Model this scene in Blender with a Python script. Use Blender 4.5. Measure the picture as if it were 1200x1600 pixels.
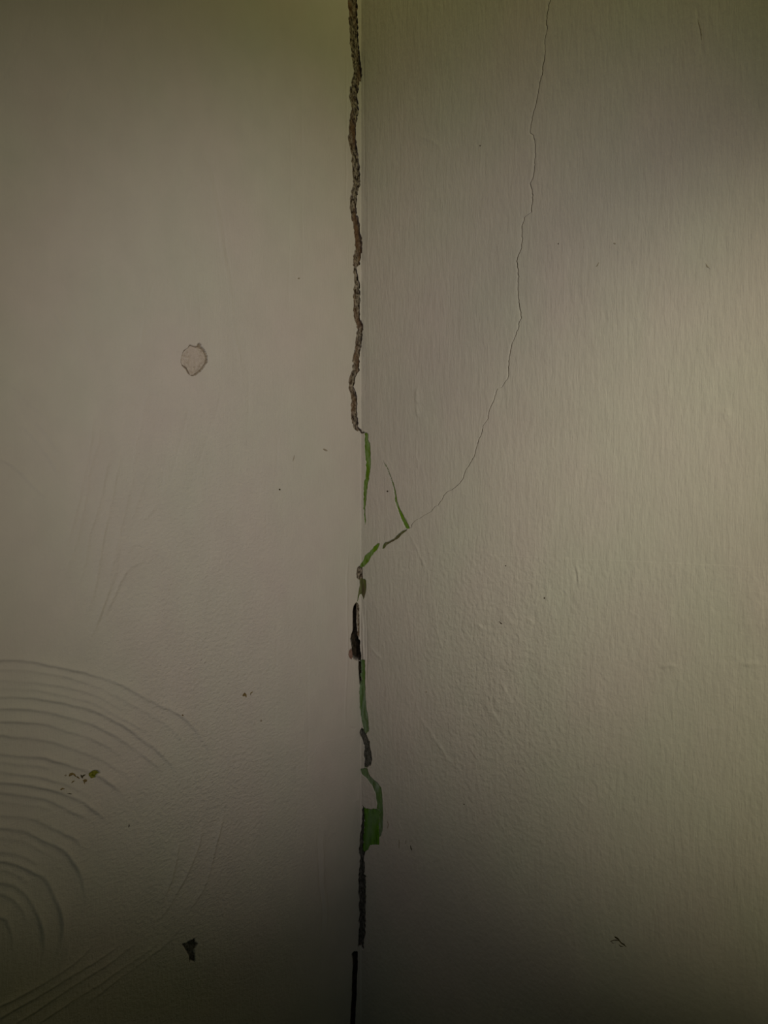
import bpy, math
import numpy as np
from math import radians, sqrt, tan

for o in list(bpy.data.objects):
    bpy.data.objects.remove(o, do_unlink=True)
scene = bpy.context.scene
COL = scene.collection

# ------------------------------------------------------------------ camera
FOC = 600.0 / tan(radians(25.0))       # focal length for a 1200x1600 image
DIST = 0.45                            # camera to the corner, metres
CAMX = 36.0 / FOC * DIST
cam_d = bpy.data.cameras.new('camera')
cam = bpy.data.objects.new('camera', cam_d); COL.objects.link(cam)
cam.location = (CAMX, -DIST, 0.0)
cam.rotation_euler = (radians(90), 0, 0)
cam_d.sensor_fit = 'HORIZONTAL'
cam_d.sensor_width = 36.0
cam_d.lens = 18.0 / tan(radians(25.0))
cam_d.clip_start = 0.01
scene.camera = cam

scene.view_settings.view_transform = 'Standard'
scene.view_settings.look = 'None'
scene.view_settings.gamma = 1.0
scene.view_settings.exposure = 0.0

# ------------------------------------------------------------------ light
RHO = (0.52, 0.47, 0.40)               # colour of the wall paint
AMB = (0.00385, 0.00591, 0.00321)
world = bpy.data.worlds.new('world'); scene.world = world
world.use_nodes = True
bg = world.node_tree.nodes['Background']
bg.inputs[0].default_value = tuple(a / r for a, r in zip(AMB, RHO)) + (1,)
bg.inputs[1].default_value = 1.0

LAMPS = [  # position, aim (x, z on the corner plane), half angle, blend, weights
    ((0.216, -0.771, 0.7644), (0.5256, 0.7854), 1.0857, 0.8122, (0.24761, 0.22196, 0.08846)),
    ((0.1131, -0.7208, 0.1287), (0.2057, -0.0567), 0.3024, 1.0, (0.07065, 0.06283, 0.03548)),
    ((0.2422, -0.6825, 0.1204), (-0.1055, 0.0204), 0.3341, 1.0, (0.05608, 0.04803, 0.03701)),
    ((-0.0057, -0.4513, 0.1201), (0.0558, 0.0149), 0.5859, 1.0, (0.01617, 0.01396, 0.01299)),
]
from mathutils import Vector, noise as mnoise
for i, (p, q, half, blend, w) in enumerate(LAMPS):
    ld = bpy.data.lights.new('fitted_spot', 'SPOT')  # added spots, fitted to the brightness of the walls; no such lamps known
    lo = bpy.data.objects.new('fitted_spot', ld); COL.objects.link(lo)
    lo.location = p
    lo.rotation_euler = (Vector((q[0], 0, q[1])) - Vector(p)).to_track_quat('-Z', 'Y').to_euler()
    ld.spot_size = 2 * half
    ld.spot_blend = blend
    ld.shadow_soft_size = 0.006
    c = [4 * math.pi ** 2 * a / r for a, r in zip(w, RHO)]
    m = max(c)
    ld.color = [a / m for a in c]
    ld.energy = m

# ------------------------------------------------------------------ helpers
rng = np.random.default_rng(7)
R2 = sqrt(0.5)
FIL = 0.00035       # radius of the rounded corner
PXC = 564.0        # where the corner line stands in the frame

def px2uz(px, py):
    """frame coordinates -> (u, z): u runs along the unrolled walls, 0 at the corner."""
    px = np.asarray(px, float); py = np.asarray(py, float)
    a = (px - 600.0) / FOC; b = (800.0 - py) / FOC
    left = px < PXC
    nx = np.where(left, R2, -R2); ny = -R2
    t = -(nx * CAMX + ny * -DIST) / (nx * a + ny)
    X = CAMX + t * a; Z = t * b
    return X / R2, Z

def P(pts):
    pts = np.array(pts, float)
    u, z = px2uz(pts[:, 0], pts[:, 1])
    return np.stack([u, z], 1)

def frame_of(U):
    """base point (x, y) and outward direction (into the room) along u."""
    U = np.asarray(U, float)
    x = U * R2; y = -np.abs(U) * R2
    nx = np.where(U < 0, R2, -R2); ny = np.full_like(U, -R2)
    k = np.clip(U / FIL, -1, 1)
    th = k * (math.pi / 4)
    ins = np.abs(U) < FIL
    # arc of radius FIL, centre on the bisector
    cy = -FIL * sqrt(2)
    ax = FIL * np.sin(th); ay = cy + FIL * np.cos(th)
    x = np.where(ins, ax, x); y = np.where(ins, ay, y)
    nx = np.where(ins, -np.sin(th), nx); ny = np.where(ins, -np.cos(th), ny)
    return x, y, nx, ny

def place(U, Z, H):
    """surface height H (negative = into the wall) -> world coordinates."""
    x, y, nx, ny = frame_of(U)
    # deep recesses near the corner run straight back along the bisector
    k = np.clip(1 - (np.abs(U) - 0.010) / 0.012, 0, 1) * (H < 0)
    dx = nx * (1 - k); dy = ny * (1 - k) - k
    n = np.sqrt(dx * dx + dy * dy)
    return np.stack([x + dx / n * H, y + dy / n * H, Z + 0 * x], -1)

def vnoise(U, Z, su, sz, seed, oct=1):
    """value noise, cell size su x sz metres, range about -1..1"""
    out = 0; amp = 1.0
    for o in range(oct):
        a = U / su + 1000.3 + 17.1 * o; b = Z / sz + 1000.7 + 9.7 * o
        ia = np.floor(a).astype(np.int64); ib = np.floor(b).astype(np.int64)
        fa = a - ia; fb = b - ib
        fa = fa * fa * (3 - 2 * fa); fb = fb * fb * (3 - 2 * fb)
        def h(i, j):
            v = (i * 374761393 + j * 668265263 + (seed + o) * 1442695041) & 0xffffffff
            v = ((v ^ (v >> 13)) * 1274126177) & 0xffffffff
            v = v ^ (v >> 16)
            return (v & 0xffff) / 32767.5 - 1.0
        v = (h(ia, ib) * (1 - fa) + h(ia + 1, ib) * fa) * (1 - fb) + (h(ia, ib + 1) * (1 - fa) + h(ia + 1, ib + 1) * fa) * fb
        out = out + amp * v
        amp *= 0.5; su = su * 0.5; sz = sz * 0.5
    return out

def rough_poly(poly, step=0.0011, jit=0.00016, seed=0):
    """subdivide a closed outline and make it chipped"""
    r = np.random.default_rng(seed)
    out = []
    n = len(poly)
    for i in range(n):
        a = poly[i]; b = poly[(i + 1) % n]
        L = np.hypot(*(b - a)); k = max(1, int(L / step))
        for j in range(k):
            p = a + (b - a) * j / k
            out.append(p + r.normal(size=2) * jit)
    return np.array(out)

def sdist(poly, U, Z):
    """signed distance to a closed polygon, positive inside"""
    d2 = np.full(U.shape, 1e9); ins = np.zeros(U.shape, bool)
    n = len(poly)
    for i in range(n):
        ax, ay = poly[i]; bx, by = poly[(i + 1) % n]
        ex, ey = bx - ax, by - ay
        L = ex * ex + ey * ey
        if L < 1e-14: continue
        t = np.clip(((U - ax) * ex + (Z - ay) * ey) / L, 0, 1)
        dd = (U - ax - t * ex) ** 2 + (Z - ay - t * ey) ** 2
        d2 = np.minimum(d2, dd)
        c = ((ay > Z) != (by > Z))
        if c.any():
            xi = ax + (Z - ay) * ex / (ey if abs(ey) > 1e-15 else 1e-15)
            ins ^= c & (U < xi)
    d = np.sqrt(d2)
    return np.where(ins, d, -d)

def smooth_line(pts, n=8):
    pts = np.asarray(pts, float)
    if len(pts) < 3: return pts
    p = np.vstack([2 * pts[0] - pts[1], pts, 2 * pts[-1] - pts[-2]])
    out = []
    for i in range(1, len(p) - 2):
        for t in np.linspace(0, 1, n, endpoint=False):
            out.append(0.5 * ((2 * p[i]) + (-p[i-1] + p[i+1]) * t + (2*p[i-1] - 5*p[i] + 4*p[i+1] - p[i+2]) * t*t + (-p[i-1] + 3*p[i] - 3*p[i+1] + p[i+2]) * t**3))
    out.append(p[-2])
    return np.array(out)

def ss(x): x = np.clip(x, 0, 1); return x * x * (3 - 2 * x)

def mesh_from(name, co, faces, mat, attrs=None, smooth=True):
    me = bpy.data.meshes.new(name)
    nv = len(co); nf = len(faces); k = faces.shape[1]
    me.vertices.add(nv); me.vertices.foreach_set('co', co.astype(np.float32).ravel())
    me.loops.add(nf * k); me.loops.foreach_set('vertex_index', faces.astype(np.int32).ravel())
    me.polygons.add(nf)
    me.polygons.foreach_set('loop_start', np.arange(0, nf * k, k, dtype=np.int32))
    me.polygons.foreach_set('use_smooth', np.full(nf, smooth))
    me.update(calc_edges=True)
    for an, (ty, arr) in (attrs or {}).items():
        at = me.attributes.new(an, ty, 'POINT')
        key = {'FLOAT': 'value', 'FLOAT_VECTOR': 'vector', 'FLOAT_COLOR': 'color'}[ty]
        at.data.foreach_set(key, np.asarray(arr, np.float32).ravel())
    me.materials.append(mat)
    o = bpy.data.objects.new(name, me)
    COL.objects.link(o)
    return o

GROUPS = {'wall_crack': 'cracks running down the corner', 'chipped_paint_patch': 'patches where the paint has chipped away',
          'paint_fleck': 'small flecks on the left wall', 'dirt_speck': 'tiny specks and nicks on the walls', 'scratch': 'fine scratches on the right wall'}
def tag(o, label, cat, group=None):
    o['label'] = label; o['category'] = cat
    group = group or GROUPS.get(o.name.split('.')[0])
    if group: o['group'] = group
    return o

# ------------------------------------------------------------------ outlines of the damage (frame coordinates)
def ribbon(rows):
    return [(l, y) for y, l, r in rows] + [(r, y) for y, l, r in reversed(rows)]

upper_rows = [(-420,546,556),(-330,543,555),(-220,546,558),(-120,541,556),(-60,545,558),(0,543.5,557.5),(10,544,557.5),(20,545,557.5),(30,545.5,559),(45,546,559),(60,546,559.5),(68,546.5,560),(75,548,561),
 (88,549.5,562.5),(100,551,564),(110,552.8,565.3),(118,552,565),(125,550.5,562.5),(132,549,561),(142,547,560),(150,545,558.5),(160,547.5,559),
 (170,549,560),(178,547.5,559.5),(190,545.5,557),(205,545.2,555.5),(215,543.5,555.5),(222,545,556),(232,547,557.5),(243,549,560),(252,549.5,560.5),
 (262,550.5,561.5),(275,552,562.5),(288,552,562.5),(293,550,562),(300,549,559),(310,547.5,557.5),(320,546.5,556.5),(328,547,556.5),(335,549,556.5),
 (340,549.5,560),(350,551.5,561),(360,553,563),(375,554.5,565),(385,555.5,566.5),(395,554.5,565),(405,552.5,562.5),(414,551.5,561.5),(417,552.5,557.5),
 (425,552.5,558),(435,553.5,560),(445,553.5,562),(455,552.5,562.5),(475,552.5,562.5),(493,553,562),(500,555,563.5),(508,558,567.5),(520,558,566.5),
 (530,556.5,565),(540,555.5,564.5),(550,553.5,562.5),(560,551.5,561),(567,553,562),(575,551,560.5),(583,549.5,559),(588,546.5,556),(597,545,554),
 (605,544.5,553),(612,547,556),(622,549,558),(640,548.5,558),(655,549,559),(665,552,560),(669,554,562),(672,559,564),(675,563,569),(678,567,571.5)]
upper_crack = ribbon(upper_rows)
green_rows = [(676,570,572),(678,570,575.5),(690,570,576),(693,570,578),(700,570,579),(712,570.5,579.5),(722,572,580),(730,572,578.5),(740,571.5,577.5),(749,571,577),
 (751,569,575.5),(760,568.8,574.5),(770,568,573),(780,567.8,571.8),(790,568,571.2),(800,568.5,570.8),(812,569.6,571.2),(822,570.4,571)]
spur_rows = [(719,597.5,598.3),(731,604.3,605.2),(745,609.6,610.8),(757,613.4,614.8),(765,615.2,617.2),(775,616.6,619),(783,617,620.5),(790,619.3,622.5),
 (800,622.8,627),(810,626.8,632.5),(820,631.3,638),(826,634.8,640.3)]
branch_poly = [(638,826),(628,830),(622,835),(616,841),(612,843.5),(606,846.5),(601,847.5),(598.5,851),(597,858),(600,857),(604,851.5),(610,847.8),(617,844),(623,840.5),(628,834.5),(635,829)]
elbow_poly = [(591.5,848),(585,853),(580,860),(575,863.5),(570,869),(567,877),(563,883),(565,886.5),(569,885.5),(573.5,880),(578.5,874),(580.5,869),(584.5,863),(590.5,857),(592.5,850)]
brown_loop = [(563,884),(558,887),(556.8,896),(557.5,903),(562,907.5),(567,905),(566.5,893),(565.5,885.5)]
olive_poly = [(562,906),(567,904),(572,906.5),(572.5,920),(571,928),(568,937.5),(565,928),(562,928.5),(559.5,938),(557.5,942),(560,926),(562,915)]
void_poly = [(557,940.5),(553,947),(550.5,956),(550.8,968),(551,985),(549,992),(547,999),(549,1008),(549,1020),(550,1027),(556,1032),(560,1034),(564,1033),(564,1025),(562,1010),(563,1003),(560,998),(558,985),(557,970),(557.5,950),(559,943)]
side_strip = [(558.5,942.5),(561.2,946),(561.6,975),(561.5,996),(559.5,992),(558,970),(557.8,950)]
chip_red = [(548,1013),(545.5,1017),(544.3,1023),(546,1028),(549.5,1031),(550,1025),(549,1018)]
green_strip = [(564.5,1031.5),(570,1031),(571,1045),(570.5,1060),(571,1090),(573,1110),(576,1130),(577,1142),(572,1147),(567.5,1138),(564,1120),(562,1095),(561.6,1075),(564.5,1068),(565,1050)]
dark_slot = [(560,1034),(564.5,1032),(565,1050),(565,1066),(562.5,1074),(561,1060),(560,1045)]
lower_brown = [(566.5,1136),(561,1143),(563.5,1150),(566.5,1157),(568.5,1162),(569,1175),(570,1190),(569,1199),(574,1200),(579,1197),(581.5,1187),(579.5,1175),(577.5,1160),(574.5,1151),(571,1144),(568.5,1138)]
green_hook = [(563,1202.5),(570,1199.5),(574,1201),(577,1211),(583,1218),(591,1224),(595.5,1231),(597.5,1243),(598,1256),(598.5,1272),(598,1296),(594.5,1308),(591.5,1309),(591.5,1290),(592,1264.5),(588,1264.5),(589.5,1256),(586.5,1240),(582,1228),(573,1216.5),(566,1210)]
green_block = [(569.5,1261),(574,1264),(588,1264.5),(592,1264.5),(592,1290),(592.5,1321),(585,1320),(578,1321),(575,1328),(571,1331),(567.5,1329),(568.5,1310),(570,1290)]
old_block = [(563,1202.5),(570,1199.5),(574,1201),(577,1211),(583,1218),(591,1224),(595.5,1231),(597.5,1243),(598,1256),(598.5,1272),(598,1296),(594.5,1306),(594,1321),(585,1320),(578,1321),(573,1328),(566,1330),(564,1326),(566,1290),(567,1258),(574,1264),(588,1264.5),(589.5,1256),(586.5,1240),(582,1228),(573,1216.5),(566,1210)]
lower_crack = [(567,1258),(565.5,1280),(565,1290),(562.5,1305),(561.5,1322),(561.5,1334),(563,1340),(562,1350),(560.5,1368),(560.5,1400),(561.5,1425),(561,1450),(560,1466),(559.5,1480),(564,1477),(568,1485),(569,1468),(571,1455),(571.5,1430),(571.5,1400),(571.5,1370),(568.5,1366),(570.5,1352),(568.5,1342),(571.5,1332),(568.5,1330),(568.5,1310),(570,1290),(570,1262)]
lowest_crack = ribbon([(1487,553,558.5),(1491,549,559),(1500,551,559),(1515,551,558.8),(1530,550,557.8),(1560,549.5,557),(1580,548,555.5),(1600,547,555),(1640,546,555),(1720,545,554),(1900,543,552),(2100,546,553)])
plug_rows = [(300-12,0,0)]
plug_hole = [(300+z[0]*1.0,z[1]) for z in [(-3.5,539),(3,540.5),(8.5,540.5),(10.5,535.5),(14.5,538),(15.5,541),(20,546),(23.5,553),(25,559.5),(23.5,566),(21,571),(17,577),(13,580.5),(7,585.5),(2,587),(-3,587),(-6,583),(-9,577.5),(-14,573),(-17,566.5),(-16.5,560),(-15,553),(-12,547.5),(-7,544)]]
plug_fill = [(297,541),(304,542),(310,543),(315.5,546),(319.5,551.5),(321.5,558),(321,565),(318,571.5),(314.5,577),(309,581),(303,585.5),(297.5,586.5),(295,580),(291.5,574.5),(286,570.5),(283.5,565),(284,557),(286.5,550),(290.5,546)]
flake_hole = [(283.5,1475),(290,1473.5),(296,1470),(301.5,1467.5),(304.5,1465),(305,1472),(309.5,1475),(305.5,1481),(303.5,1484),(304,1495),(305,1503),(300,1502),(296.5,1503),(295,1492),(291,1485),(288,1480)]
green_fleck = [(138.5,1208),(142,1204.5),(148,1203.5),(152.5,1204),(156,1208.5),(151,1210),(148.5,1215),(143,1217),(139.5,1213)]

# name, outline, recess depth of the wall (mm), floor depth (mm), floor kind
DAMAGE = []
def dmg(name, poly, depth, floor, kind, label, cat, seed, jit=0.16, rough=0.25, edge=0.30, group=None, bare=(0.20,0.15,0.10), step=1.1):
    pp = rough_poly(P(poly), step * 1e-3, jit * 1e-3, seed)
    DAMAGE.append(dict(name=name, poly=pp, depth=depth*1e-3, floor=floor*1e-3, kind=kind, label=label, cat=cat, seed=seed, rough=rough*1e-3, edge=edge*1e-3, group=group, bare=bare))

BR = (0.17, 0.125, 0.085); GR = (0.13, 0.20, 0.07); DK = (0.07, 0.055, 0.04)
dmg('wall_crack', upper_crack, 5.0, 2.2, 'mortar', 'long jagged brown mortar crack running down the upper half of the corner', 'crack', 1, jit=0.30, step=0.9, rough=1.9, edge=0.40, bare=BR)
dmg('chipped_paint_patch', ribbon(green_rows), 1.0, 0.45, 'green', 'bright green sliver of old paint below the upper brown crack', 'paint chip', 2, jit=0.20, bare=GR)
dmg('chipped_paint_patch', ribbon(spur_rows), 0.9, 0.35, 'green', 'tapering green spike of old paint on the right wall, rising from the fork', 'paint chip', 3, jit=0.05, bare=GR, edge=0.2)
dmg('wall_crack', branch_poly, 1.2, 0.55, 'olive', 'short slanting olive crack just below the fork on the right wall', 'crack', 4, jit=0.05, bare=GR, edge=0.2)
dmg('chipped_paint_patch', elbow_poly, 1.0, 0.4, 'green', 'slanting green paint strip joining the corner to the forked crack', 'paint chip', 5, jit=0.18, bare=GR)
dmg('wall_crack', brown_loop, 2.2, 1.0, 'mortar', 'small brown broken spot directly under the slanting green strip', 'crack', 6, jit=0.1, bare=BR)
dmg('chipped_paint_patch', olive_poly, 1.4, 0.7, 'olive', 'dull olive green chip just above the black gap in the corner', 'paint chip', 7, jit=0.08, bare=GR)
dmg('wall_gap', void_poly, 12.0, 8.5, 'void', 'black deep gap broken open in the corner below the fork', 'hole', 8, jit=0.12, rough=1.2, bare=DK)
dmg('wall_crack', side_strip, 1.6, 0.7, 'mortar', 'thin brown strip along the right edge of the black gap', 'crack', 9, jit=0.05, edge=0.2, bare=BR)
dmg('chipped_paint_patch', chip_red, 0.8, 0.35, 'red', 'tiny reddish brown chip at the lower left of the black gap', 'paint chip', 10, jit=0.05, edge=0.2, bare=(0.25,0.15,0.12))
dmg('wall_crack', dark_slot, 6.0, 4.0, 'void', 'narrow black slit leading down from the black gap', 'crack', 11, jit=0.06, edge=0.2, bare=DK)
dmg('chipped_paint_patch', green_strip, 1.2, 0.6, 'pale_green', 'long pale green paint strip in the corner below the black gap', 'paint chip', 12, jit=0.2, bare=GR)
dmg('wall_crack', lower_brown, 3.0, 1.5, 'grey_mortar', 'dark grey brown crack piece between the two lower green patches', 'crack', 13, jit=0.30, rough=0.7, bare=DK)
dmg('chipped_paint_patch', green_block, 1.0, 0.45, 'deep_green', 'broad deep green rectangular paint patch low in the corner, the widest one', 'paint chip', 14, jit=0.12, bare=GR)
dmg('chipped_paint_patch', green_hook, 1.0, 0.45, 'pale_green', 'curved grey green paint hook around the top of the broad green patch', 'paint chip', 19, jit=0.1, bare=GR)
dmg('wall_crack', lower_crack, 4.5, 2.6, 'grey_mortar', 'dark ragged crack going down from the broad green patch', 'crack', 15, jit=0.30, rough=0.8, bare=DK)
dmg('wall_crack', lowest_crack, 7.0, 5.0, 'void', 'straight black crack at the very bottom of the corner', 'crack', 16, jit=0.06, bare=DK)
dmg('chipped_paint_patch', flake_hole, 1.6, 1.1, 'grey_mortar', 'dark arrow-shaped flake hole low on the left wall', 'paint chip', 17, jit=0.10, bare=DK)
dmg('chipped_paint_patch', green_fleck, 0.7, 0.3, 'fleck', 'small yellow-green fleck among the curved trowel ridges', 'paint chip', 18, jit=0.06, edge=0.2, bare=GR)
plug_poly = rough_poly(P(plug_hole), 0.0010, 0.00010, 20)

# hairline crack on the right wall, one column line of the wall mesh follows it
hair = [(861,-90),(862,-40),(860,0),(857,8),(855,20),(854,35),(855,45),(853,55),(851.5,68),(852,80),(851.5,90),(848,103),(847.5,115),(844,126),(842,140),(839.5,154),(837.5,162),
 (836,168),(833,175),(831,185),(829.5,196),(829,208),(833,211.5),(835,217),(836.5,228),(836.5,240),(835.5,255),(834.5,268),(832,279),(829,286),(831,296),(832.5,306),(832,316),(830,332),
 (825,335.5),(820,339),(818,347),(815.5,353),(815.5,365),(816,378),(815.5,387),(811,397),(808,406),(808.5,415),(811,432),(809.5,440),(809.5,455),(811,468),(813,482),(815.5,497),
 (812,503),(809.5,515),(806.5,520),(804,529),(800,536),(798,548),(795,560),(794.5,575),(794.5,586),(793,592),(789,598),(784,606),(778,606.6),(775,612),(772.5,619),(770.5,629),(766,637),(762,648),
 (761.5,656),(755,665),(753,675),(749,685),(746,696),(743.5,702),(741,712),(738,717),(733,725),(729,733),(726,738),(724,746),(718,755),(711,762),(705,766),(699,768),(694,774),(691,780),
 (687,786),(684.5,790),(680,791),(674,799),(668,802.5),(661,806),(656,810),(651,811.5),(647,815),(644,820),(642.5,824),(640,825.2)]
hairP = P(hair)
hz = hairP[::-1, 1].copy(); hu = hairP[::-1, 0].copy()
for i in range(1, len(hz)): hz[i] = max(hz[i], hz[i-1] + 1e-6)
HAIR_Z0 = hz[0]
def hair_u(z):
    z = np.asarray(z, float)
    return np.interp(z, hz, hu) + 0.00028 * vnoise(z * 0, z, 0.01, 0.0022, 71) + 0.00022 * vnoise(z * 0, z, 0.01, 0.0009, 72)

# strokes left in the plaster: (frame points, height mm, width mm, kind)
# kind 't' trowel terrace: bulges on the left-hand side of travel and drops sharply on the other; 'r' soft ridge (negative = groove)
ST = []
def st(kind, amp, w, pts): ST.append((kind, amp, w, smooth_line(P(pts), 6)))
# concentric comb arcs at the lower left
for amp, w, pts in [
 (0.22,2.2,[(-60,1024),(0,1029),(45,1033),(95,1042),(140,1051),(187,1068),(235,1093),(283,1119),(305,1140),(325,1168),(342,1196)]),
 (0.10,1.4,[(-60,1041),(0,1044),(58,1049),(110,1058),(165,1078),(215,1104),(262,1134),(292,1166),(312,1198)]),
 (0.12,1.6,[(-60,1057),(0,1061),(60,1066),(118,1076),(170,1096),(212,1118)]),
 (0.12,1.6,[(-60,1070),(0,1073.5),(55,1077),(110,1089),(152,1101),(190,1120),(228,1142),(258,1166)]),
 (0.24,2.2,[(-60,1083),(0,1086),(50,1090),(95,1097),(140,1108),(175,1122),(210,1144),(245,1172),(272,1202),(288,1232)]),
 (0.22,2.2,[(-60,1102),(0,1105.5),(50,1109),(100,1118),(142,1130),(180,1149),(218,1175),(248,1200),(268,1222)]),
 (0.20,2.2,[(-60,1122),(0,1125.5),(55,1129),(100,1139),(145,1154),(178,1172),(208,1196)]),
 (0.22,2.2,[(-60,1143),(0,1147),(50,1153),(95,1163),(135,1176),(168,1191),(200,1210),(215,1226)]),
 (0.30,2.4,[(-60,1171),(0,1176),(45,1180),(85,1188),(125,1201),(160,1215),(185,1232),(202,1250)]),
 (0.14,1.6,[(-60,1184),(0,1189),(50,1194),(90,1203)]),
 (0.18,2.0,[(-60,1199),(0,1204),(45,1209),(85,1218),(125,1234),(155,1252)]),
 (0.28,2.3,[(-60,1215),(0,1220),(40,1224),(85,1234),(120,1246),(150,1266),(175,1290)]),
 (0.22,2.2,[(-60,1231),(0,1236),(45,1242),(85,1254),(120,1270),(150,1285)]),
 (0.10,1.5,[(-60,1246),(0,1250),(50,1257),(90,1270)]),
 (0.20,2.2,[(-60,1266),(0,1271),(45,1277),(80,1290),(112,1308),(138,1332)]),
 (0.30,2.4,[(-60,1289),(0,1292),(35,1298),(62,1308),(90,1322),(112,1344),(126,1368),(134,1396),(136,1425)]),
 (0.10,1.4,[(-60,1304),(0,1309),(35,1314),(62,1326),(88,1345)]),
 (0.20,1.9,[(-60,1326),(0,1330),(30,1336),(56,1347),(70,1358)]),
 (0.34,2.6,[(-60,1340),(0,1345),(25,1350),(50,1361),(70,1373),(85,1395),(95,1420),(98,1450),(92,1486),(80,1515)]),
 (0.14,1.5,[(-60,1355),(0,1359),(25,1366),(50,1384)]),
 (0.26,2.2,[(-60,1372),(0,1377),(25,1386),(45,1404),(60,1428),(68,1456),(70,1488),(62,1514)]),
 (0.20,2.0,[(-60,1388),(0,1394),(22,1408),(38,1426),(46,1452)]),
 (0.24,2.2,[(-60,1420),(0,1433),(14,1446),(22,1470),(24,1490)]),
]: st('t', amp, w, pts)
# sweeping lines below and right of the arcs
for amp, w, pts in [
 (0.24,1.6,[(160,1440),(150,1465),(132,1488),(104,1512),(60,1538),(0,1570),(-60,1600)]),
 (0.24,1.6,[(210,1455),(180,1480),(140,1506),(90,1537),(40,1566),(0,1590),(-50,1618)]),
 (0.20,1.5,[(240,1440),(212,1470),(180,1496),(142,1522),(90,1556),(40,1590),(0,1616)]),
 (0.20,1.5,[(262,1456),(236,1480),(200,1506),(150,1540),(90,1578),(40,1612)]),
 (0.19,1.5,[(290,1440),(262,1470),(224,1500),(170,1540),(110,1584)]),
 (0.26,1.3,[(278,1310),(274,1345),(262,1385),(246,1415)]),
 (0.26,1.3,[(316,1280),(310,1320),(298,1350),(280,1386),(258,1422),(230,1450)]),
 (0.26,1.4,[(352,1260),(342,1300),(332,1345),(316,1390),(286,1436)]),
 (0.16,1.3,[(108,1470),(100,1500),(84,1530),(60,1550)]),
 (0.16,1.3,[(170,1420),(165,1440),(150,1470)]),
]: st('t', -amp, w, pts)
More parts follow.
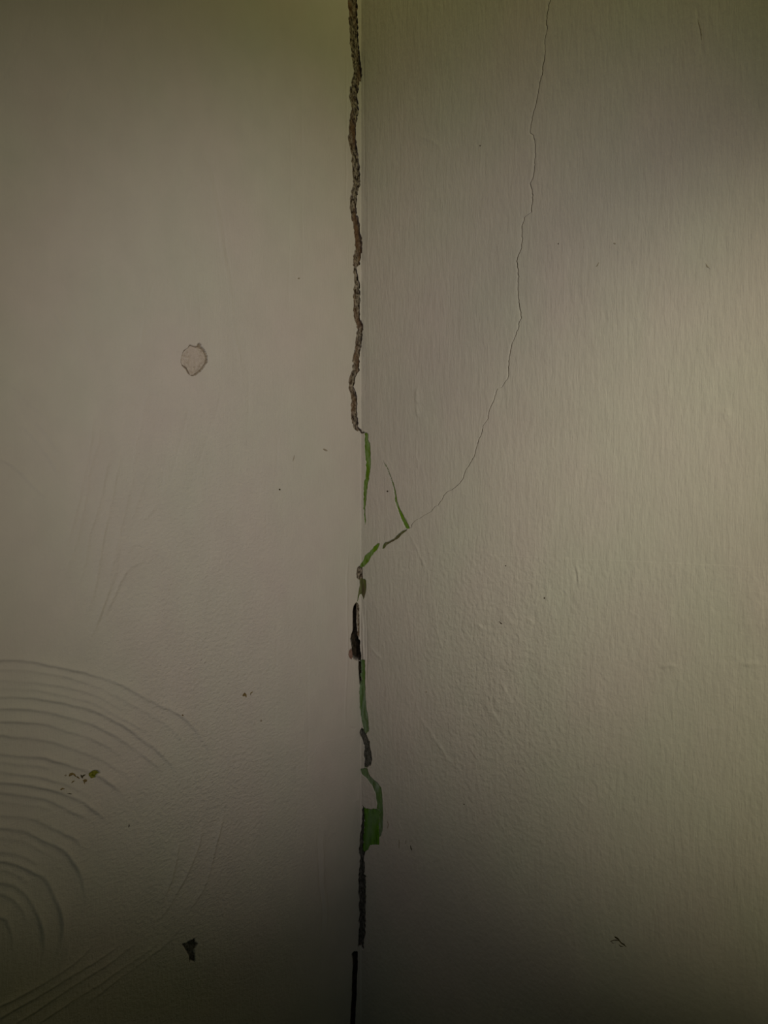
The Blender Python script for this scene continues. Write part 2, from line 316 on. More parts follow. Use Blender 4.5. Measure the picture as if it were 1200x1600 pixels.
# long shallow sweeps across the upper and middle left wall
for kind, amp, w, pts in [
 ('r',-0.05,1.0,[(312,215),(330,265),(345,330),(356,400),(366,455),(372,500)]),
 ('r',0.07,1.6,[(306,225),(324,272),(339,335),(350,402),(360,458),(367,520),(378,580),(381,640)]),
 ('r',-0.04,1.0,[(350,170),(364,205),(378,260),(388,320)]),
 ('r',-0.04,1.2,[(280,345),(300,400),(312,470),(318,530)]),
 ('r',0.04,1.4,[(262,400),(284,450),(300,520)]),
 ('r',-0.04,1.0,[(262,98),(244,132),(228,160)]), ('r',-0.04,1.0,[(276,78),(268,105),(258,130)]),
 ('r',-0.05,1.3,[(55,5),(45,40),(30,75),(10,110),(-20,150)]),
 ('r',-0.05,1.3,[(170,0),(160,45),(145,90),(120,150)]),
 ('r',-0.04,1.2,[(250,245),(235,275),(222,292)]),
 ('r',-0.03,1.2,[(320,170),(280,235),(200,310),(90,375),(0,405),(-60,420)]),
 ('r',0.04,1.6,[(300,260),(230,330),(150,400),(80,440),(0,468)]),
 ('r',-0.04,1.2,[(250,340),(190,395),(130,428),(50,455)]),
 ('t',0.07,1.6,[(72,470),(95,505),(110,530),(125,555)]),
 ('t',0.07,1.6,[(105,475),(125,505),(140,540),(155,560)]),
 ('t',0.12,1.7,[(20,668),(36,668),(55,688),(75,712),(90,735),(98,750)]),
 ('t',0.11,1.6,[(45,650),(65,670),(85,695),(96,710)]),
 ('t',0.09,1.8,[(0,715),(25,730),(45,750),(62,768),(78,782)]),
 ('t',0.05,1.8,[(0,590),(30,610),(50,635),(80,660)]),
 ('t',-0.08,1.5,[(156,655),(153,690),(145,720),(138,745),(132,790),(118,850),(98,905),(86,930)]),
 ('t',-0.09,1.5,[(175,690),(160,765),(152,800),(140,835),(134,870),(120,920)]),
 ('t',-0.08,1.4,[(215,720),(203,760),(195,800),(185,845),(176,880),(165,930),(140,1000),(128,1040)]),
 ('t',-0.10,1.6,[(202,830),(190,850),(182,875),(178,900),(160,945),(145,985)]),
 ('t',-0.13,1.5,[(238,876),(216,880),(203,888),(190,905),(178,928),(168,948),(162,970)]),
 ('t',0.11,1.3,[(194,880),(197,867),(208,850),(222,851),(236,864)]),
 ('t',-0.10,1.3,[(250,778),(240,795),(225,812),(213,824)]),
 ('t',-0.09,1.5,[(148,640),(140,700),(128,760),(112,820),(96,880)]),
 ('t',-0.09,1.5,[(190,690),(183,740),(172,790),(160,850),(146,920),(130,980)]),
 ('t',-0.08,1.4,[(228,740),(214,790),(205,820)]),
 ('r',-0.06,1.0,[(390,560),(388,640),(384,720)]),
 ('r',-0.06,1.0,[(300,620),(280,700),(262,760)]),
 ('r',-0.05,0.9,[(370,980),(372,1080),(368,1180),(360,1240)]),
 ('r',-0.05,0.9,[(430,900),(432,1020),(430,1140),(428,1260)]),
 ('r',-0.05,0.9,[(480,1000),(482,1120),(480,1240)]),
 ('r',-0.07,1.2,[(120,120),(95,165),(72,205)]), ('r',-0.06,1.2,[(88,170),(60,215),(40,250)]),
 ('r',0.05,1.5,[(228,480),(222,520),(215,560)]),
 ('r',-0.05,1.0,[(245,430),(232,470),(222,505),(214,530)]),
 ('r',0.05,1.4,[(235,600),(212,700),(200,780)]),
 ('r',-0.05,1.2,[(262,700),(255,740),(248,780)]),
 ('r',-0.04,1.2,[(350,590),(340,640),(318,700),(300,760)]),
 ('r',-0.05,0.9,[(432,660),(434,700),(433,745)]),
 ('r',-0.04,0.8,[(418,745),(414,780),(416,820),(415,850)]),
 ('r',-0.04,0.8,[(441,770),(443,840),(441,900)]),
 ('r',-0.05,0.9,[(450,130),(455,280),(452,420),(452,520)]),
 ('r',-0.04,0.9,[(470,100),(472,300),(474,480)]),
 ('r',-0.05,0.9,[(330,800),(328,900),(330,960)]),
 ('r',-0.05,0.9,[(462,1180),(464,1260),(462,1340)]),
 ('r',-0.04,0.9,[(408,1000),(410,1200),(408,1440)]),
 # seam of filler beside the corner on both walls
 ('r',0.10,1.2,[(546,840),(542,900),(543,1000),(541,1080),(540,1160)]),
 ('r',-0.10,0.8,[(541,60),(541,130),(542,200),(541,300),(543,350)]),
 ('r',-0.12,1.0,[(499,1270),(497,1330),(500,1385),(505,1420),(500,1480),(497,1560),(498,1640)]),
 ('r',0.12,1.8,[(506,1280),(504,1330),(506,1385),(511,1420),(507,1480)]),
 ('r',-0.10,0.9,[(545,1136),(553,1138),(558,1135)]),
 # right wall
 ('r',0.05,0.9,[(576,250),(575,400),(577,520),(578,600),(577,690)]),
 ('r',-0.10,0.9,[(568,60),(569,170),(570,240),(569,330)]),
 ('r',-0.16,0.9,[(573,930),(573,1000),(573,1080)]),
 ('r',0.25,1.1,[(565,945),(567,990),(568,1040)]),
 ('t',0.18,1.1,[(657,598),(652,612),(651,625),(656,635)]),
 ('t',0.16,1.1,[(650,632),(652,642),(654,655)]),
 ('r',0.12,1.0,[(651,712),(653,722),(653,735)]),
 ('r',0.06,1.2,[(675,525),(677,560),(678,600)]),
 ('r',0.05,1.0,[(634,820),(648,850),(662,880),(674,910),(678,935)]),
 ('r',0.06,1.0,[(678,935),(682,975),(688,1005),(696,1025)]),
 ('r',0.14,0.9,[(899,875),(902,900),(907,930)]),
 ('r',-0.06,1.2,[(895,870),(898,900),(903,930)]),
 ('t',-0.14,1.2,[(745,973),(752,980),(760,986)]),
 ('t',-0.08,1.5,[(784,945),(790,960),(800,972),(812,985)]),
 ('t',-0.08,1.5,[(820,965),(830,972),(834,980)]),
 ('t',-0.09,1.6,[(780,1060),(790,1080),(798,1100),(802,1118)]),
 ('t',-0.08,1.6,[(758,1090),(765,1105),(775,1120),(790,1140)]),
 ('t',-0.07,1.6,[(655,1120),(680,1155),(700,1185),(712,1200)]),
 ('t',-0.06,1.6,[(840,1030),(848,1042),(852,1048)]),
 ('r',0.12,1.3,[(1028,1043),(1045,1041),(1062,1043)]),
 ('r',0.10,1.6,[(1150,1035),(1175,1036),(1195,1040)]),
 ('r',0.10,1.0,[(1133,635),(1137,648),(1142,654)]),
 ('r',0.10,1.1,[(892,1230),(905,1250),(925,1270)]),
 ('r',-0.08,1.3,[(880,1245),(895,1262),(902,1275)]),
 ('r',-0.09,1.0,[(1088,0),(1091,28),(1094,48),(1096,70),(1099,100)]),
 ('r',0.05,1.5,[(1175,890),(1188,925),(1190,960)]),
 ('t',-0.06,1.2,[(576,1006),(585,1020),(600,1032)]),
 ('r',0.06,1.2,[(652,210),(688,230),(686,262)]),
 ('r',0.05,1.2,[(652,20),(650,90),(655,130)]),
]: st(kind, amp, w, pts)
# lumps (frame point, radius mm, height mm)
LUMPS = [((1134,648),2.0,0.25),((815,1280),1.6,0.20),((652,618),3.0,0.16),((782,1025),6,0.22),((812,995),5,0.18),((805,1040),4,0.16),((775,1095),7,0.20),((845,1030),4,0.12),
 ((935,1085),5,0.18),((948,1092),4,-0.12),((1045,1045),7,0.14),((1170,960),6,0.14),((1105,1032),7,0.12),((765,1010),4,0.14),((790,1130),8,0.16),((725,1060),6,0.10),
 ((512,1290),6,0.18),((508,1360),5,0.16),((118,1290),6,0.10),((300,1350),9,0.08),((560,1245),5,0.15),((500,960),10,0.10),((970,1245),6,0.1),((640,1190),7,0.1),((210,862),4,0.15),
 ((782,620),4,-0.16),((786,640),4,-0.12),((240,1070),3,0.12)]
LUMPS = [(P([p])[0], r * 1e-3, h * 1e-3) for p, r, h in LUMPS]
LSEED = np.random.default_rng(3)

def relief(U, Z, side):
    """hand-worked surface of the plaster, metres"""
    H = 1.2e-4 * vnoise(U, Z, 0.06, 0.08, 5) + 0.7e-4 * vnoise(U, Z, 0.02, 0.03, 6)
    wob = 4.0e-4 * vnoise(U, Z, 0.010, 0.010, 31) + 2.0e-4 * vnoise(U, Z, 0.004, 0.004, 32)
    mod = 0.85 + 0.45 * vnoise(U, Z, 0.012, 0.012, 33)
    for kind, amp, w, ln in ST:
        if (ln[:, 0].mean() < 0) != (side < 0): continue
        w *= 1e-3; amp *= 1e-3 * ((3.0 if abs(amp) > 0.095 else 3.6) if kind == 't' else 2.6)
        m = 3.5 * w + 6e-4
        lo = ln.min(0) - m; hi = ln.max(0) + m
        rows = np.where((Z[:, 0] > lo[1]) & (Z[:, 0] < hi[1]))[0]
        if len(rows) == 0: continue
        r0, r1 = rows[0], rows[-1] + 1
        Us = U[r0:r1]; cols = np.where(((Us > lo[0]) & (Us < hi[0])).any(0))[0]
        if len(cols) == 0: continue
        c0, c1 = cols[0], cols[-1] + 1
        u = U[r0:r1, c0:c1]; z = Z[r0:r1, c0:c1]
        best = np.full(u.shape, 1e9); sg = np.zeros(u.shape); tt = np.zeros(u.shape)
        L = np.concatenate([[0], np.cumsum(np.hypot(*np.diff(ln, axis=0).T))]); tot = L[-1]
        for i in range(len(ln) - 1):
            ax, ay = ln[i]; ex, ey = ln[i+1] - ln[i]; q = ex*ex + ey*ey
            if q < 1e-16: continue
            t = np.clip(((u - ax) * ex + (z - ay) * ey) / q, 0, 1)
            dx = u - ax - t * ex; dz = z - ay - t * ey
            dd = dx*dx + dz*dz
            k = dd < best
            best = np.where(k, dd, best); sg = np.where(k, ex * dz - ey * dx, sg); tt = np.where(k, L[i] + t * (L[i+1] - L[i]), tt)
        d = np.sqrt(best) * np.sign(sg) + wob[r0:r1, c0:c1]
        if tot > 0.02: fade = ss(tt / (0.22 * tot)) * ss((tot - tt) / (0.22 * tot))
        else: fade = ss(tt / (0.4 * tot)) * ss((tot - tt) / (0.4 * tot))
        if ln[0, 0] < -0.19: fade = ss((tot - tt) / (0.22 * tot))
        if ln[-1, 0] < -0.19 : fade = ss(tt / (0.3 * tot))
        if kind == 'r': prof = np.exp(-(d / (0.6 * w)) ** 2)
        else:
            prof = np.where(d > 0, np.exp(-d / w), np.exp(-(d / 0.0008) ** 2))
        # keep the end caps from spreading
        a = amp if kind == 'r' else abs(amp)
        if kind == 't' and amp < 0:
            prof = np.where(d < 0, np.exp(d / w), np.exp(-(d / 0.0008) ** 2))
        H[r0:r1, c0:c1] += a * prof * fade * mod[r0:r1, c0:c1]
    for p, r, h in LUMPS:
        if (p[0] < 0) != (side < 0): continue
        dd = ((U - p[0]) ** 2 + ((Z - p[1]) * 0.8) ** 2) / (r * r)
        H += h * np.exp(-dd) * (1 + 0.5 * vnoise(U, Z, r * 0.5, r * 0.5, 40))
    return H

# ------------------------------------------------------------------ materials
def new_mat(name):
    m = bpy.data.materials.new(name); m.use_nodes = True
    nt = m.node_tree; nt.nodes.clear()
    out = nt.nodes.new('ShaderNodeOutputMaterial'); b = nt.nodes.new('ShaderNodeBsdfPrincipled')
    nt.links.new(b.outputs[0], out.inputs[0])
    b.inputs['Specular IOR Level'].default_value = 0.15
    b.inputs['Roughness'].default_value = 0.75
    return m, nt, b

def N(nt, typ, **kw):
    n = nt.nodes.new('ShaderNode' + typ)
    for k, v in kw.items():
        if k in ('operation', 'attribute_name', 'blend_type', 'data_type', 'noise_dimensions', 'feature'): setattr(n, k, v)
    return n

def noise_node(nt, vec, scale_vec, scale=1.0, detail=2.0, rough=0.5):
    mp = N(nt, 'Mapping'); mp.inputs['Scale'].default_value = scale_vec
    nt.links.new(vec, mp.inputs['Vector'])
    t = N(nt, 'TexNoise'); t.inputs['Scale'].default_value = scale; t.inputs['Detail'].default_value = detail; t.inputs['Roughness'].default_value = rough
    nt.links.new(mp.outputs[0], t.inputs['Vector'])
    return t.outputs['Fac']

def math_node(nt, op, a, b=None, c=None):
    n = N(nt, 'Math', operation=op)
    for i, v in enumerate((a, b, c)):
        if v is None: continue
        if isinstance(v, (int, float)): n.inputs[i].default_value = v
        else: nt.links.new(v, n.inputs[i])
    return n.outputs[0]

def mixc(nt, fac, a, b):
    n = N(nt, 'Mix', data_type='RGBA')
    if isinstance(fac, (int, float)): n.inputs[0].default_value = fac
    else: nt.links.new(fac, n.inputs[0])
    for s, v in ((6, a), (7, b)):
        if isinstance(v, tuple): n.inputs[s].default_value = v + (1,) if len(v) == 3 else v
        else: nt.links.new(v, n.inputs[s])
    return n.outputs[2]

def wall_material(name, side):
    m, nt, b = new_mat(name)
    uv = N(nt, 'Attribute', attribute_name='wall_uv').outputs['Vector']
    bare = N(nt, 'Attribute', attribute_name='bare')
    grit = N(nt, 'Attribute', attribute_name='grit').outputs['Fac']
    # paint with faint uneven tint
    n1 = noise_node(nt, uv, (22, 16, 1), 1.0, 3.0)
    n2 = noise_node(nt, uv, (90, 60, 1), 1.0, 2.0)
    f1 = math_node(nt, 'MULTIPLY_ADD', n1, 2.4, -0.7)
    base = mixc(nt, f1, (RHO[0]*1.025, RHO[1]*0.985, RHO[2]*1.0), (RHO[0]*0.975, RHO[1]*1.012, RHO[2]*0.97))
    f2 = math_node(nt, 'MULTIPLY_ADD', n2, 0.12, 0.94)
    hsv = N(nt, 'HueSaturation'); nt.links.new(f2, hsv.inputs['Value']); nt.links.new(base, hsv.inputs['Color'])
    core = noise_node(nt, uv, (900, 900, 1), 1.0, 3.0, 0.6)
    corev = N(nt, 'HueSaturation'); nt.links.new(math_node(nt, 'MULTIPLY_ADD', core, 1.6, 0.2), corev.inputs['Value']); nt.links.new(bare.outputs['Color'], corev.inputs['Color'])
    col = mixc(nt, bare.outputs['Alpha'], hsv.outputs[0], corev.outputs[0])
    nt.links.new(col, b.inputs['Base Color'])
    if side < 0:
        a = noise_node(nt, uv, (520, 640, 1), 1.0, 3.0, 0.6)        # orange peel grit
        c = noise_node(nt, uv, (1100, 150, 1), 1.0, 3.0)       # faint vertical brushing
        g = math_node(nt, 'MULTIPLY', math_node(nt, 'MULTIPLY', a, grit), 1.0)
        h = math_node(nt, 'MULTIPLY_ADD', c, 0.34, math_node(nt, 'MULTIPLY', g, 2.0))
    else:
        a = noise_node(nt, uv, (430, 95, 1), 1.0, 4.0, 0.6)   # roller and brush streaks running down
        c = noise_node(nt, uv, (2200, 90, 1), 1.0, 2.0)
        s = noise_node(nt, uv, (420, 420, 1), 1.0, 2.0)
        g = math_node(nt, 'MULTIPLY', math_node(nt, 'MULTIPLY', s, grit), 2.2)
        h = math_node(nt, 'ADD', math_node(nt, 'MULTIPLY_ADD', a, 1.15, math_node(nt, 'MULTIPLY', c, 0.22)), g)
    bp = N(nt, 'Bump'); bp.inputs['Strength'].default_value = 1.0; bp.inputs['Distance'].default_value = 0.00035
    nt.links.new(h, bp.inputs['Height']); nt.links.new(bp.outputs[0], b.inputs['Normal'])
    return m

def floor_material(name, c1, c2, c3=None, sc=(600, 350), bump=0.0006, bright=None):
    m, nt, b = new_mat(name)
    uv = N(nt, 'Attribute', attribute_name='wall_uv').outputs['Vector']
    n = noise_node(nt, uv, (sc[0], sc[1], 1), 1.0, 4.0, 0.65)
    f = math_node(nt, 'MULTIPLY_ADD', n, 4.6, -1.8)
    cl = N(nt, 'Clamp'); nt.links.new(f, cl.inputs[0])
    col = mixc(nt, cl.outputs[0], c1, c2)
    if c3:
        n3 = noise_node(nt, uv, (120, 45, 1), 1.0, 2.0)
        cl3 = N(nt, 'Clamp'); nt.links.new(math_node(nt, 'MULTIPLY_ADD', n3, 5.0, -2.2), cl3.inputs[0])
        col = mixc(nt, cl3.outputs[0], col, c3)
    nt.links.new(col, b.inputs['Base Color'])
    bp = N(nt, 'Bump'); bp.inputs['Distance'].default_value = bump
    nt.links.new(n, bp.inputs['Height']); nt.links.new(bp.outputs[0], b.inputs['Normal'])
    b.inputs['Roughness'].default_value = 0.95; b.inputs['Specular IOR Level'].default_value = 0.05
    return m

FM = {
 'mortar': floor_material('crumbly brown mortar', (0.030,0.020,0.011), (0.36,0.295,0.215), (0.17,0.10,0.055), (650,420), 0.0012),
 'grey_mortar': floor_material('dark grey mortar', (0.05,0.048,0.036), (0.15,0.14,0.115), None, (800,500)),
 'green': floor_material('bright green old paint', (0.10,0.17,0.014), (0.21,0.29,0.11), (0.11,0.21,0.006), (450,170), 0.0003),
 'pale_green': floor_material('pale green old paint', (0.10,0.15,0.05), (0.22,0.28,0.18), (0.10,0.18,0.035), (500,120), 0.0003),
 'deep_green': floor_material('deep green old paint', (0.055,0.13,0.008), (0.11,0.26,0.02), (0.13,0.22,0.08), (700,100), 0.0002),
 'olive': floor_material('olive green old paint', (0.10,0.12,0.025), (0.17,0.17,0.075), (0.10,0.075,0.04), (500,160), 0.0003),
 'fleck': floor_material('yellow green paint fleck', (0.10,0.11,0.008), (0.26,0.25,0.04), None, (1100,1100), 0.0003),
 'red': floor_material('reddish primer', (0.20,0.11,0.075), (0.28,0.18,0.14), None, (500,500)),
 'void': floor_material('near-black gap floor', (0.02,0.016,0.010), (0.06,0.045,0.03), None, (300,300)),  # near-black floor colour of the gap, the slit and the lowest crack
 'filler': floor_material('wall filler', (0.33,0.26,0.195), (0.53,0.46,0.375), (0.49,0.41,0.34), (700,700), 0.0004),
 'dark': floor_material('crack shade and dark specks', (0.055,0.04,0.028), (0.13,0.10,0.07), None, (400,250), 0.0001),  # dark tone painted for the hairline's shaded gap; specks and scratches share it
 'soot': floor_material('black dirt', (0.05,0.04,0.022), (0.09,0.07,0.035), None, (400,250), 0.0001),
 'brown': floor_material('brown chipped spot', (0.14,0.095,0.035), (0.24,0.17,0.07), None, (900,900), 0.0001),
 'scuff': floor_material('brown scuff', (0.27,0.225,0.16), (0.35,0.30,0.22), None, (900,900), 0.0001),
}

# ------------------------------------------------------------------ walls
def row_values():
    mid = np.arange(-0.305, 0.3055, 0.00036)
    g = 0.0006 * 1.16 ** np.arange(0, 36)
    up = 0.3055 + np.cumsum(g); up = up[up < 1.2]
    return np.concatenate([-up[::-1], mid, up])

def left_cols():
    a = np.arange(0, 0.0170, 0.00022)
    b = np.arange(0.0172, 0.235, 0.00048)
    g = 0.235 + np.cumsum(0.0007 * 1.16 ** np.arange(0, 34)); g = g[g < 1.2]
    return -np.concatenate([a, b, g])[::-1]

def right_cols():
    a = np.arange(0, 0.0170, 0.00022)
    b = np.arange(0.0172, 0.0594, 0.00040)
    sc = 0.060
    c = np.array([sc - 0.0002, sc, sc + 0.0002])
    d = np.arange(sc + 0.0006, 0.235, 0.00048)
    g = 0.235 + np.cumsum(0.0007 * 1.16 ** np.arange(0, 34)); g = g[g < 1.2]
    return np.concatenate([a, b, c, d, g]), sc, len(a) + len(b) + 1

def apply_damage(U, Z, H, side):
    bare = np.zeros(U.shape + (4,))
    for D in DAMAGE + [dict(poly=plug_poly, depth=0.0009, edge=0.0003, bare=(0.27, 0.215, 0.15))]:
        pl = D['poly']; m = 0.0012
        lo = pl.min(0) - m; hi = pl.max(0) + m
        if side < 0 and lo[0] > 0: continue
        if side > 0 and hi[0] < 0: continue
        rows = np.where((Z[:, 0] > lo[1]) & (Z[:, 0] < hi[1]))[0]
        if len(rows) == 0: continue
        r0, r1 = rows[0], rows[-1] + 1
        cols = np.where(((U[r0:r1] > lo[0]) & (U[r0:r1] < hi[0])).any(0))[0]
        if len(cols) == 0: continue
        c0, c1 = cols[0], cols[-1] + 1
        u = U[r0:r1, c0:c1]; z = Z[r0:r1, c0:c1]
        s = sdist(pl, u, z)
        s = s + 0.6e-4 * vnoise(u, z, 0.0005, 0.0005, 55)
        k = ss(s / D['edge'])
        sub = H[r0:r1, c0:c1]
        # paint lip stands slightly proud around the break
        lip = 0.00006 * np.exp(-((s + 0.0004) / 0.0004) ** 2)
        H[r0:r1, c0:c1] = np.minimum(sub + lip, sub * (1 - k) - D['depth'] * k + lip * (1 - k))
        kb = np.clip(s / (0.25 * D['edge']) , 0, 1)
        bb = bare[r0:r1, c0:c1]
        on = kb > bb[..., 3]
        bb[on, :3] = D['bare']; bb[..., 3] = np.maximum(bb[..., 3], kb)
    return bare

def build_wall(name, side):
    zr = row_values()
    if side < 0:
        cu = left_cols(); hc = None
        U = np.repeat(cu[None, :], len(zr), 0)
    else:
        cu, sc, hc = right_cols()
        uc = hair_u(zr)[:, None]
        s = cu[None, :]
        sa, sb = 0.0165, 0.232
        U = np.where(s < sa, s, np.where(s < sc, sa + (s - sa) * (uc - sa) / (sc - sa), np.where(s < sb, uc + (s - sc) * (sb - uc) / (sb - sc), s)))
        # keep the groove width constant beside the hairline
        wv = 0.00013
        U[:, hc - 1] = uc[:, 0] - wv; U[:, hc + 1] = uc[:, 0] + wv
    Z = np.repeat(zr[:, None], U.shape[1], 1)
    H = relief(U, Z, side)
    wgt = ss(np.abs(U) / 0.0015)
    H = H * wgt
    bare = apply_damage(U, Z, H, side)
    if side > 0:
        g = (zr > HAIR_Z0) & (zr < 0.34)
        H[g, hc] -= 0.00015
    X = place(U, Z, H)
    ny, nx = U.shape
    idx = np.arange(ny * nx).reshape(ny, nx)
    f = np.stack([idx[:-1, :-1], idx[:-1, 1:], idx[1:, 1:], idx[1:, :-1]], -1).reshape(-1, 4)
    if side < 0:
        grit = 0.16 + 0.9 * np.exp(-(((U + 0.10) / 0.055) ** 2 + ((Z + 0.11) / 0.13) ** 2)) + 0.25 * (Z < -0.12)
        grit = grit * (1 - 0.5 * ss((U + 0.05) / 0.03))
    else:
        grit = 0.16 + 0.5 * np.exp(-(((U - 0.09) / 0.05) ** 2 + ((Z + 0.09) / 0.08) ** 2)) + 0.15 * (Z < -0.02)
    uvv = np.stack([U, Z, np.zeros_like(U)], -1)
    o = mesh_from(name, X.reshape(-1, 3), f, wall_material(name + ' plaster', side),
                  {'wall_uv': ('FLOAT_VECTOR', uvv), 'bare': ('FLOAT_COLOR', bare), 'grit': ('FLOAT', grit)})
    o['kind'] = 'structure'
    return o

build_wall('wall_left', -1)
build_wall('wall_right', 1)

# ------------------------------------------------------------------ what shows inside the breaks
def patch(name, poly, floor, rough, mat, seed, res=0.00022, grow=0.0006, dome=0.0, parent=None):
    """a rough sheet lying in a break, slightly wider than the opening"""
    lo = poly.min(0) - grow; hi = poly.max(0) + grow
    res = max(res, (hi[1] - lo[1]) / 1200)
    us = np.arange(lo[0], hi[0] + res, min(res, 0.00025)); zs = np.arange(lo[1], hi[1] + res, res)
    U, Z = np.meshgrid(us, zs)
    s = sdist(poly, U, Z)
    H = -floor + rough * 0.6 * vnoise(U, Z, 0.0022, 0.0030, seed, 3) + dome * ss(s / 0.004)
    H = np.minimum(H, -0.00022) if dome == 0 else H
    H = np.where(s < 0.0, H - 0.0004 * np.clip(-s / grow, 0, 1), H)
    X = place(U, Z, H)
    ny, nx = U.shape
    idx = np.arange(ny * nx).reshape(ny, nx)
    f = np.stack([idx[:-1, :-1], idx[:-1, 1:], idx[1:, 1:], idx[1:, :-1]], -1).reshape(-1, 4)
    keep = (s.ravel()[f] > -grow).all(1)
    f = f[keep]
    used = np.unique(f); remap = np.full(ny * nx, -1); remap[used] = np.arange(len(used))
    f = remap[f]
    co = X.reshape(-1, 3)[used]; uvv = np.stack([U, Z, 0 * U], -1).reshape(-1, 3)[used]
    # give the sheet a back, so it is a solid flake and not a film
    nv = len(co)
    un = uvv[:, 0]; x, y, nx_, ny_ = frame_of(un)
    back = co - np.stack([nx_, ny_, 0 * nx_], 1) * 0.0006
    from collections import Counter
    e = np.concatenate([f[:, [0, 1]], f[:, [1, 2]], f[:, [2, 3]], f[:, [3, 0]]])
    key = np.sort(e, 1); kk = key[:, 0].astype(np.int64) * nv + key[:, 1]
    un_, inv, cnt = np.unique(kk, return_inverse=True, return_counts=True)
    be = e[cnt[inv] == 1]
    rim = np.stack([be[:, 1], be[:, 0], be[:, 0] + nv, be[:, 1] + nv], 1)
    F = np.vstack([f, f[:, ::-1] + nv, rim])
    o = mesh_from(name, np.vstack([co, back]), F, mat, {'wall_uv': ('FLOAT_VECTOR', np.vstack([uvv, uvv]))})
    if parent: o.parent = parent
    return o

for D in DAMAGE:
    o = patch(D['name'], D['poly'], D['floor'], D['rough'], FM[D['kind']], D['seed'] + 100)
    tag(o, D['label'], D['cat'], D['group'])

# filled screw hole on the left wall
o = patch('filled_screw_hole', rough_poly(P(plug_fill), 0.0010, 0.00010, 21), 0.00030, 0.00035, FM['filler'], 77, grow=0.0001, dome=0.00018)
tag(o, 'round pinkish beige filled hole on the left wall', 'filled hole')

# dark strip along the hairline crack, the shade of its gap put into colour
def hairline():
    zs = np.arange(HAIR_Z0, 0.330, 0.00036)
    u = hair_u(zs)
    k = 0.5 + 0.5 * vnoise(zs * 0 + 0.3, zs, 0.01, 0.006, 90) + 0.25 * vnoise(zs * 0, zs, 0.01, 0.0015, 91)
    w = 0.00009 + 0.00012 * np.clip(k, 0, 1)
    rows = []
    Hs = relief_line(u, zs)
    for off, hh in ((-1, 0.00001), (1, 0.00001), (1, -0.0003), (-1, -0.0003)):
        rows.append(place(u + off * w, zs, np.full_like(zs, 0) + Hs + hh))
    co = np.stack(rows, 1)          # n,4,3
    n = len(zs); base = np.arange(n - 1) * 4
    fs = []
    for a, b in ((0, 1), (1, 2), (2, 3), (3, 0)):
        fs.append(np.stack([base + a, base + b, base + 4 + b, base + 4 + a], 1))
    uvv = np.zeros((n * 4, 3)); uvv[:, 0] = np.repeat(u, 4); uvv[:, 1] = np.repeat(zs, 4)
    return mesh_from('hairline_crack', co.reshape(-1, 3), np.vstack(fs), FM['dark'], {'wall_uv': ('FLOAT_VECTOR', uvv)}, smooth=False)

def relief_line(u, z):
    # relief needs a grid; evaluate on one-column grid blocks
    return relief(u[:, None], z[:, None], 1 if u.mean() > 0 else -1)[:, 0]
tag(hairline(), 'thin hairline crack curving up the right wall from the fork to the top', 'crack')

# small flakes, specks and scratches
def speck(name, pts, mat, label, cat, thick=0.00012, group=None, jit=0.05, seed=1):
    poly = rough_poly(P(pts), 0.0005, jit * 1e-3, seed)
    c = poly.mean(0)
    side = -1 if c[0] < 0 else 1
    hb = relief(np.array([[c[0]]]), np.array([[c[1]]]), side)[0, 0]
    n = len(poly); rings = []
    for k, h in ((1.0, -0.00025), (1.0, thick * 0.5), (0.75, thick), (0.3, thick * 1.1)):
        q = c + (poly - c) * k
        rings.append(place(q[:, 0], q[:, 1], np.full(n, hb + h)))
    top = place(np.array([c[0]]), np.array([c[1]]), np.array([hb + thick]))
    co = np.vstack(rings + [top]); fs = []
    i = np.arange(n); j = (i + 1) % n
    for r in range(3):
        fs.append(np.stack([r*n + i, r*n + j, (r+1)*n + j, (r+1)*n + i], 1))
    fs.append(np.stack([3*n + i, 3*n + j, np.full(n, 4*n), np.full(n, 4*n)], 1))
    F = np.vstack(fs[:3]); T = fs[3][:, :3]
    me = bpy.data.meshes.new(name)
    me.from_pydata(co.tolist(), [], F.tolist() + T.tolist() + [list(range(n))[::-1]])
    at = me.attributes.new('wall_uv', 'FLOAT_VECTOR', 'POINT')
    q = np.vstack([c + (poly - c) * k for k in (1, 1, .75, .3)] + [c[None]])
    at.data.foreach_set('vector', np.concatenate([q, np.zeros((len(q), 1))], 1).astype(np.float32).ravel())
    me.materials.append(mat); me.update()
    o = bpy.data.objects.new(name, me); COL.objects.link(o)
    return tag(o, label, cat, group)

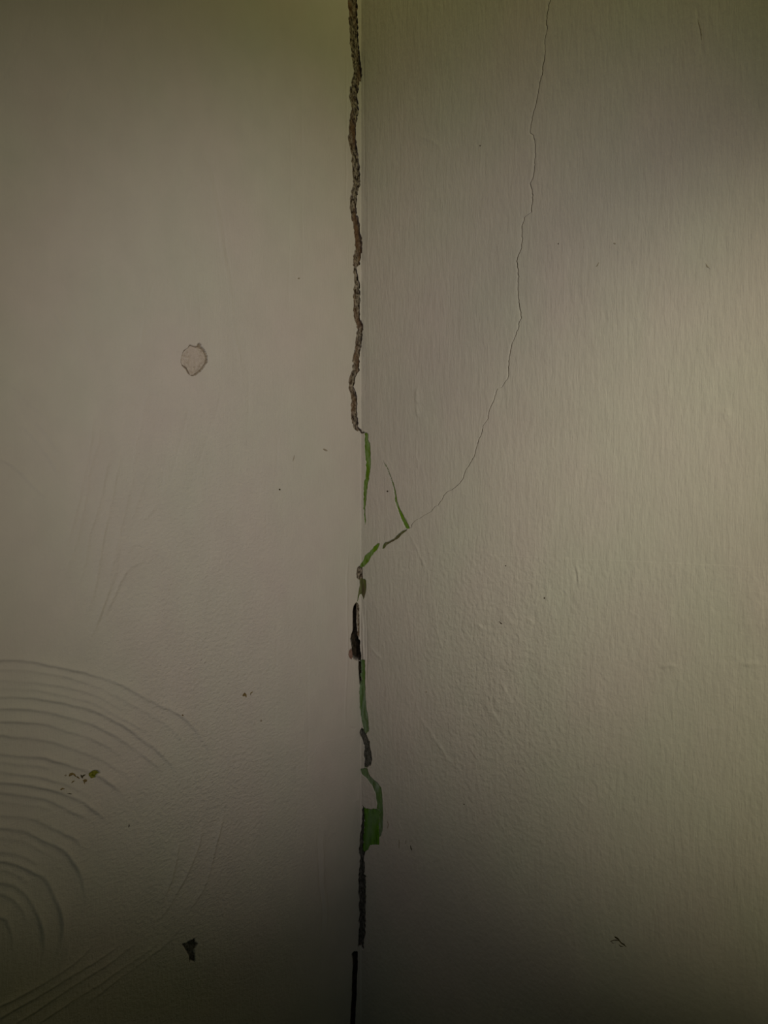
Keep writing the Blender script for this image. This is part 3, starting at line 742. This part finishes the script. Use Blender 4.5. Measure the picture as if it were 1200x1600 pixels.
def dot(x, y, rx, ry, n=9, rot=0.0):
    out = []
    for k in range(n):
        a = 2 * math.pi * k / n
        dx, dy = rx * math.cos(a), ry * math.sin(a)
        out.append((x + dx * math.cos(rot) - dy * math.sin(rot), y + dx * math.sin(rot) + dy * math.cos(rot)))
    return out
def streak(pts, w):
    pts = [Vector(p) for p in pts]
    L, R = [], []
    for i, p in enumerate(pts):
        d = (pts[min(i+1, len(pts)-1)] - pts[max(i-1, 0)]).normalized()
        nrm = Vector((-d.y, d.x)) * (w if 0 < i < len(pts) - 1 else w * 0.35)
        L.append(tuple(p + nrm)); R.append(tuple(p - nrm))
    return L + R[::-1]
SP = [
 # brown flecks left of the yellow-green one
 ('paint_fleck', streak([(107.5,1213),(109,1209),(113,1208),(116,1209.5),(119,1214)],1.0), 'brown', 'curved brown fleck, leftmost in the cluster beside the yellow-green fleck', 'fleck'),
 ('paint_fleck', streak([(119.5,1212.5),(122,1215),(124,1217)],1.1), 'brown', 'short slanting brown fleck in the middle of the fleck cluster', 'fleck'),
 ('paint_fleck', [(125.5,1210),(128,1212),(131,1210.5),(134,1210),(130,1213.5),(129,1216.5),(126.5,1215)], 'soot', 'darkest fleck of the cluster, just left of the yellow-green fleck', 'fleck'),
 ('paint_fleck', [(129,1219),(132.5,1217.5),(136,1218),(135.5,1221),(132,1222),(132.5,1226),(130.5,1223)], 'brown', 'brown fleck with a small tail below the yellow-green fleck', 'fleck'),
 ('paint_fleck', streak([(111,1223.5),(113.5,1221),(116,1219.5)],0.9), 'brown', 'tiny brown dash under the fleck cluster', 'fleck'),
 ('paint_fleck', dot(102,1211.5,2.0,1.3,7,-.3), 'scuff', 'faint brown fleck at the far left of the cluster', 'fleck'),
 ('paint_fleck', streak([(92.5,1236.5),(93,1233),(97,1231.5),(101,1232)],0.6), 'brown', 'thin hooked brown fleck below the cluster', 'fleck'),
 ('paint_fleck', streak([(104,1239),(108,1239.5),(111.5,1240.5)],0.9), 'soot', 'dark dash right of the thin hooked fleck', 'fleck'),
 # pair at 387,1085
 ('paint_fleck', [(378.5,1087),(380,1085),(382,1081.5),(384,1084),(385.5,1086),(385,1090.5),(383,1088),(380,1088)], 'brown', 'small brown arrowhead fleck low in the middle of the left wall', 'fleck'),
 ('paint_fleck', streak([(391,1086),(392,1082.5),(395,1081)],0.8), 'brown', 'short brown dash right of the arrowhead fleck', 'fleck'),
 ('dirt_speck', dot(437,765,1.5,1.4,7), 'soot', 'black dot on the left wall, level with the corner green sliver', 'speck'),
 ('dirt_speck', streak([(201.5,1288),(202,1290),(200.5,1292.5)],1.0), 'soot', 'black speck on the left wall just right of the curved ridges', 'speck'),
 ('dirt_speck', streak([(460,711),(459,716),(457.5,721)],0.8), 'scuff', 'faint vertical brown scratch on the left wall near the black dot', 'scratch'),
 ('dirt_speck', dot(508,703,4.0,1.5,9,.5), 'scuff', 'faint brown smudge left of the corner, above the black dot', 'smudge'),
 ('dirt_speck', dot(605.3,767.6,1.3,1.4,7), 'dark', 'tiny dark dot between the corner and the green spike', 'speck'),
 ('dirt_speck', dot(850.5,934.5,1.1,1.2,7), 'soot', 'tiny black dot on the right wall above the rough lumps', 'speck'),
 ('dirt_speck', dot(790,884,1.0,1.0,7), 'dark', 'tiny dark dot on the right wall below the hairline crack', 'speck'),
 ('dirt_speck', dot(872.5,381,1.1,1.0,7), 'dark', 'tiny dark dot right of the hairline crack', 'speck'),
 ('dirt_speck', dot(750,227.5,1.0,1.2,7), 'dark', 'tiny dark dot left of the upper hairline crack', 'speck'),
 ('dirt_speck', streak([(780,971),(783,974),(785,975)],1.0), 'dark', 'dark nick in the rough area of the right wall', 'nick'),
 ('dirt_speck', [(1102.5,411),(1104,413),(1107,417),(1110.5,421),(1106.5,418.5),(1103.5,416)], 'scuff', 'small brown nick near the right edge of the wall, upper part', 'nick'),
 ('dirt_speck', streak([(936,410),(934,414),(931.5,417)],0.9), 'scuff', 'faint brown nick right of the hairline crack, upper part', 'nick'),
 ('dirt_speck', dot(960.5,380.5,1.8,1.3,7,.4), 'scuff', 'faint round nick above the pair of nicks on the right wall', 'nick'),
 ('scratch', streak([(960,1463.5),(962,1464.5),(965,1466),(968,1470),(971,1473.5),(975,1476),(979,1479.5)],1.0), 'soot', 'dark diagonal scratch low on the right wall', 'scratch'),
 ('scratch', streak([(967,1476),(970,1478.5),(974,1479)],0.7), 'soot', 'short dark scratch just under the diagonal one', 'scratch'),
 ('scratch', streak([(954,1471),(958,1469),(963,1468.5),(967,1470)],0.55), 'dark', 'thin curved scratch at the upper left of the diagonal one', 'scratch'),
 ('scratch', streak([(954.5,1471.5),(957,1473),(960,1475)],0.5), 'dark', 'faint slanting scratch at the lower left of the diagonal one', 'scratch'),
 ('scratch', streak([(605,1282),(607,1288),(605.5,1295)],0.8), 'scuff', 'faint reddish scratch right of the broad green patch', 'scratch'),
 ('scratch', streak([(634.5,1313),(634,1318)],0.7), 'dark', 'short dark scratch below and right of the broad green patch, left one', 'scratch'),
 ('scratch', streak([(641.5,1321),(642.5,1326),(643.8,1328.5)],0.8), 'soot', 'short dark scratch below and right of the broad green patch, right one', 'scratch'),
 ('scratch', streak([(623.5,1311),(624,1316),(623.5,1326)],0.5), 'scuff', 'thin faint scratch left of the two dark scratches', 'scratch'),
 ('dirt_speck', dot(408,1126,1.4,2.0,7), 'scuff', 'faint brown dot below the arrowhead fleck', 'speck'),
 ('dirt_speck', dot(284,1117,1.3,1.3,7), 'brown', 'brown dot on the outermost curved ridge', 'speck'),
 ('dirt_speck', dot(467,435,1.6,1.3,7), 'scuff', 'faint dot on the upper left wall near the corner', 'speck'),
 ('dirt_speck', dot(725,1257,1.0,1.0,7), 'dark', 'tiny dark dot on the lower right wall, left of the pale lump', 'speck'),
 ('dirt_speck', dot(666,1081,1.0,1.3,7), 'scuff', 'faint dot on the right wall beside the pale green strip', 'speck'),
 ('scratch', streak([(1090,30),(1093,40),(1095,48),(1096,62)],0.7), 'scuff', 'faint short dark streak at the top right of the wall', 'scratch'),
]
for i, (nm, pts, mt, lb, ct) in enumerate(SP):
    speck(nm, pts, FM[mt], lb, ct, seed=200 + i)
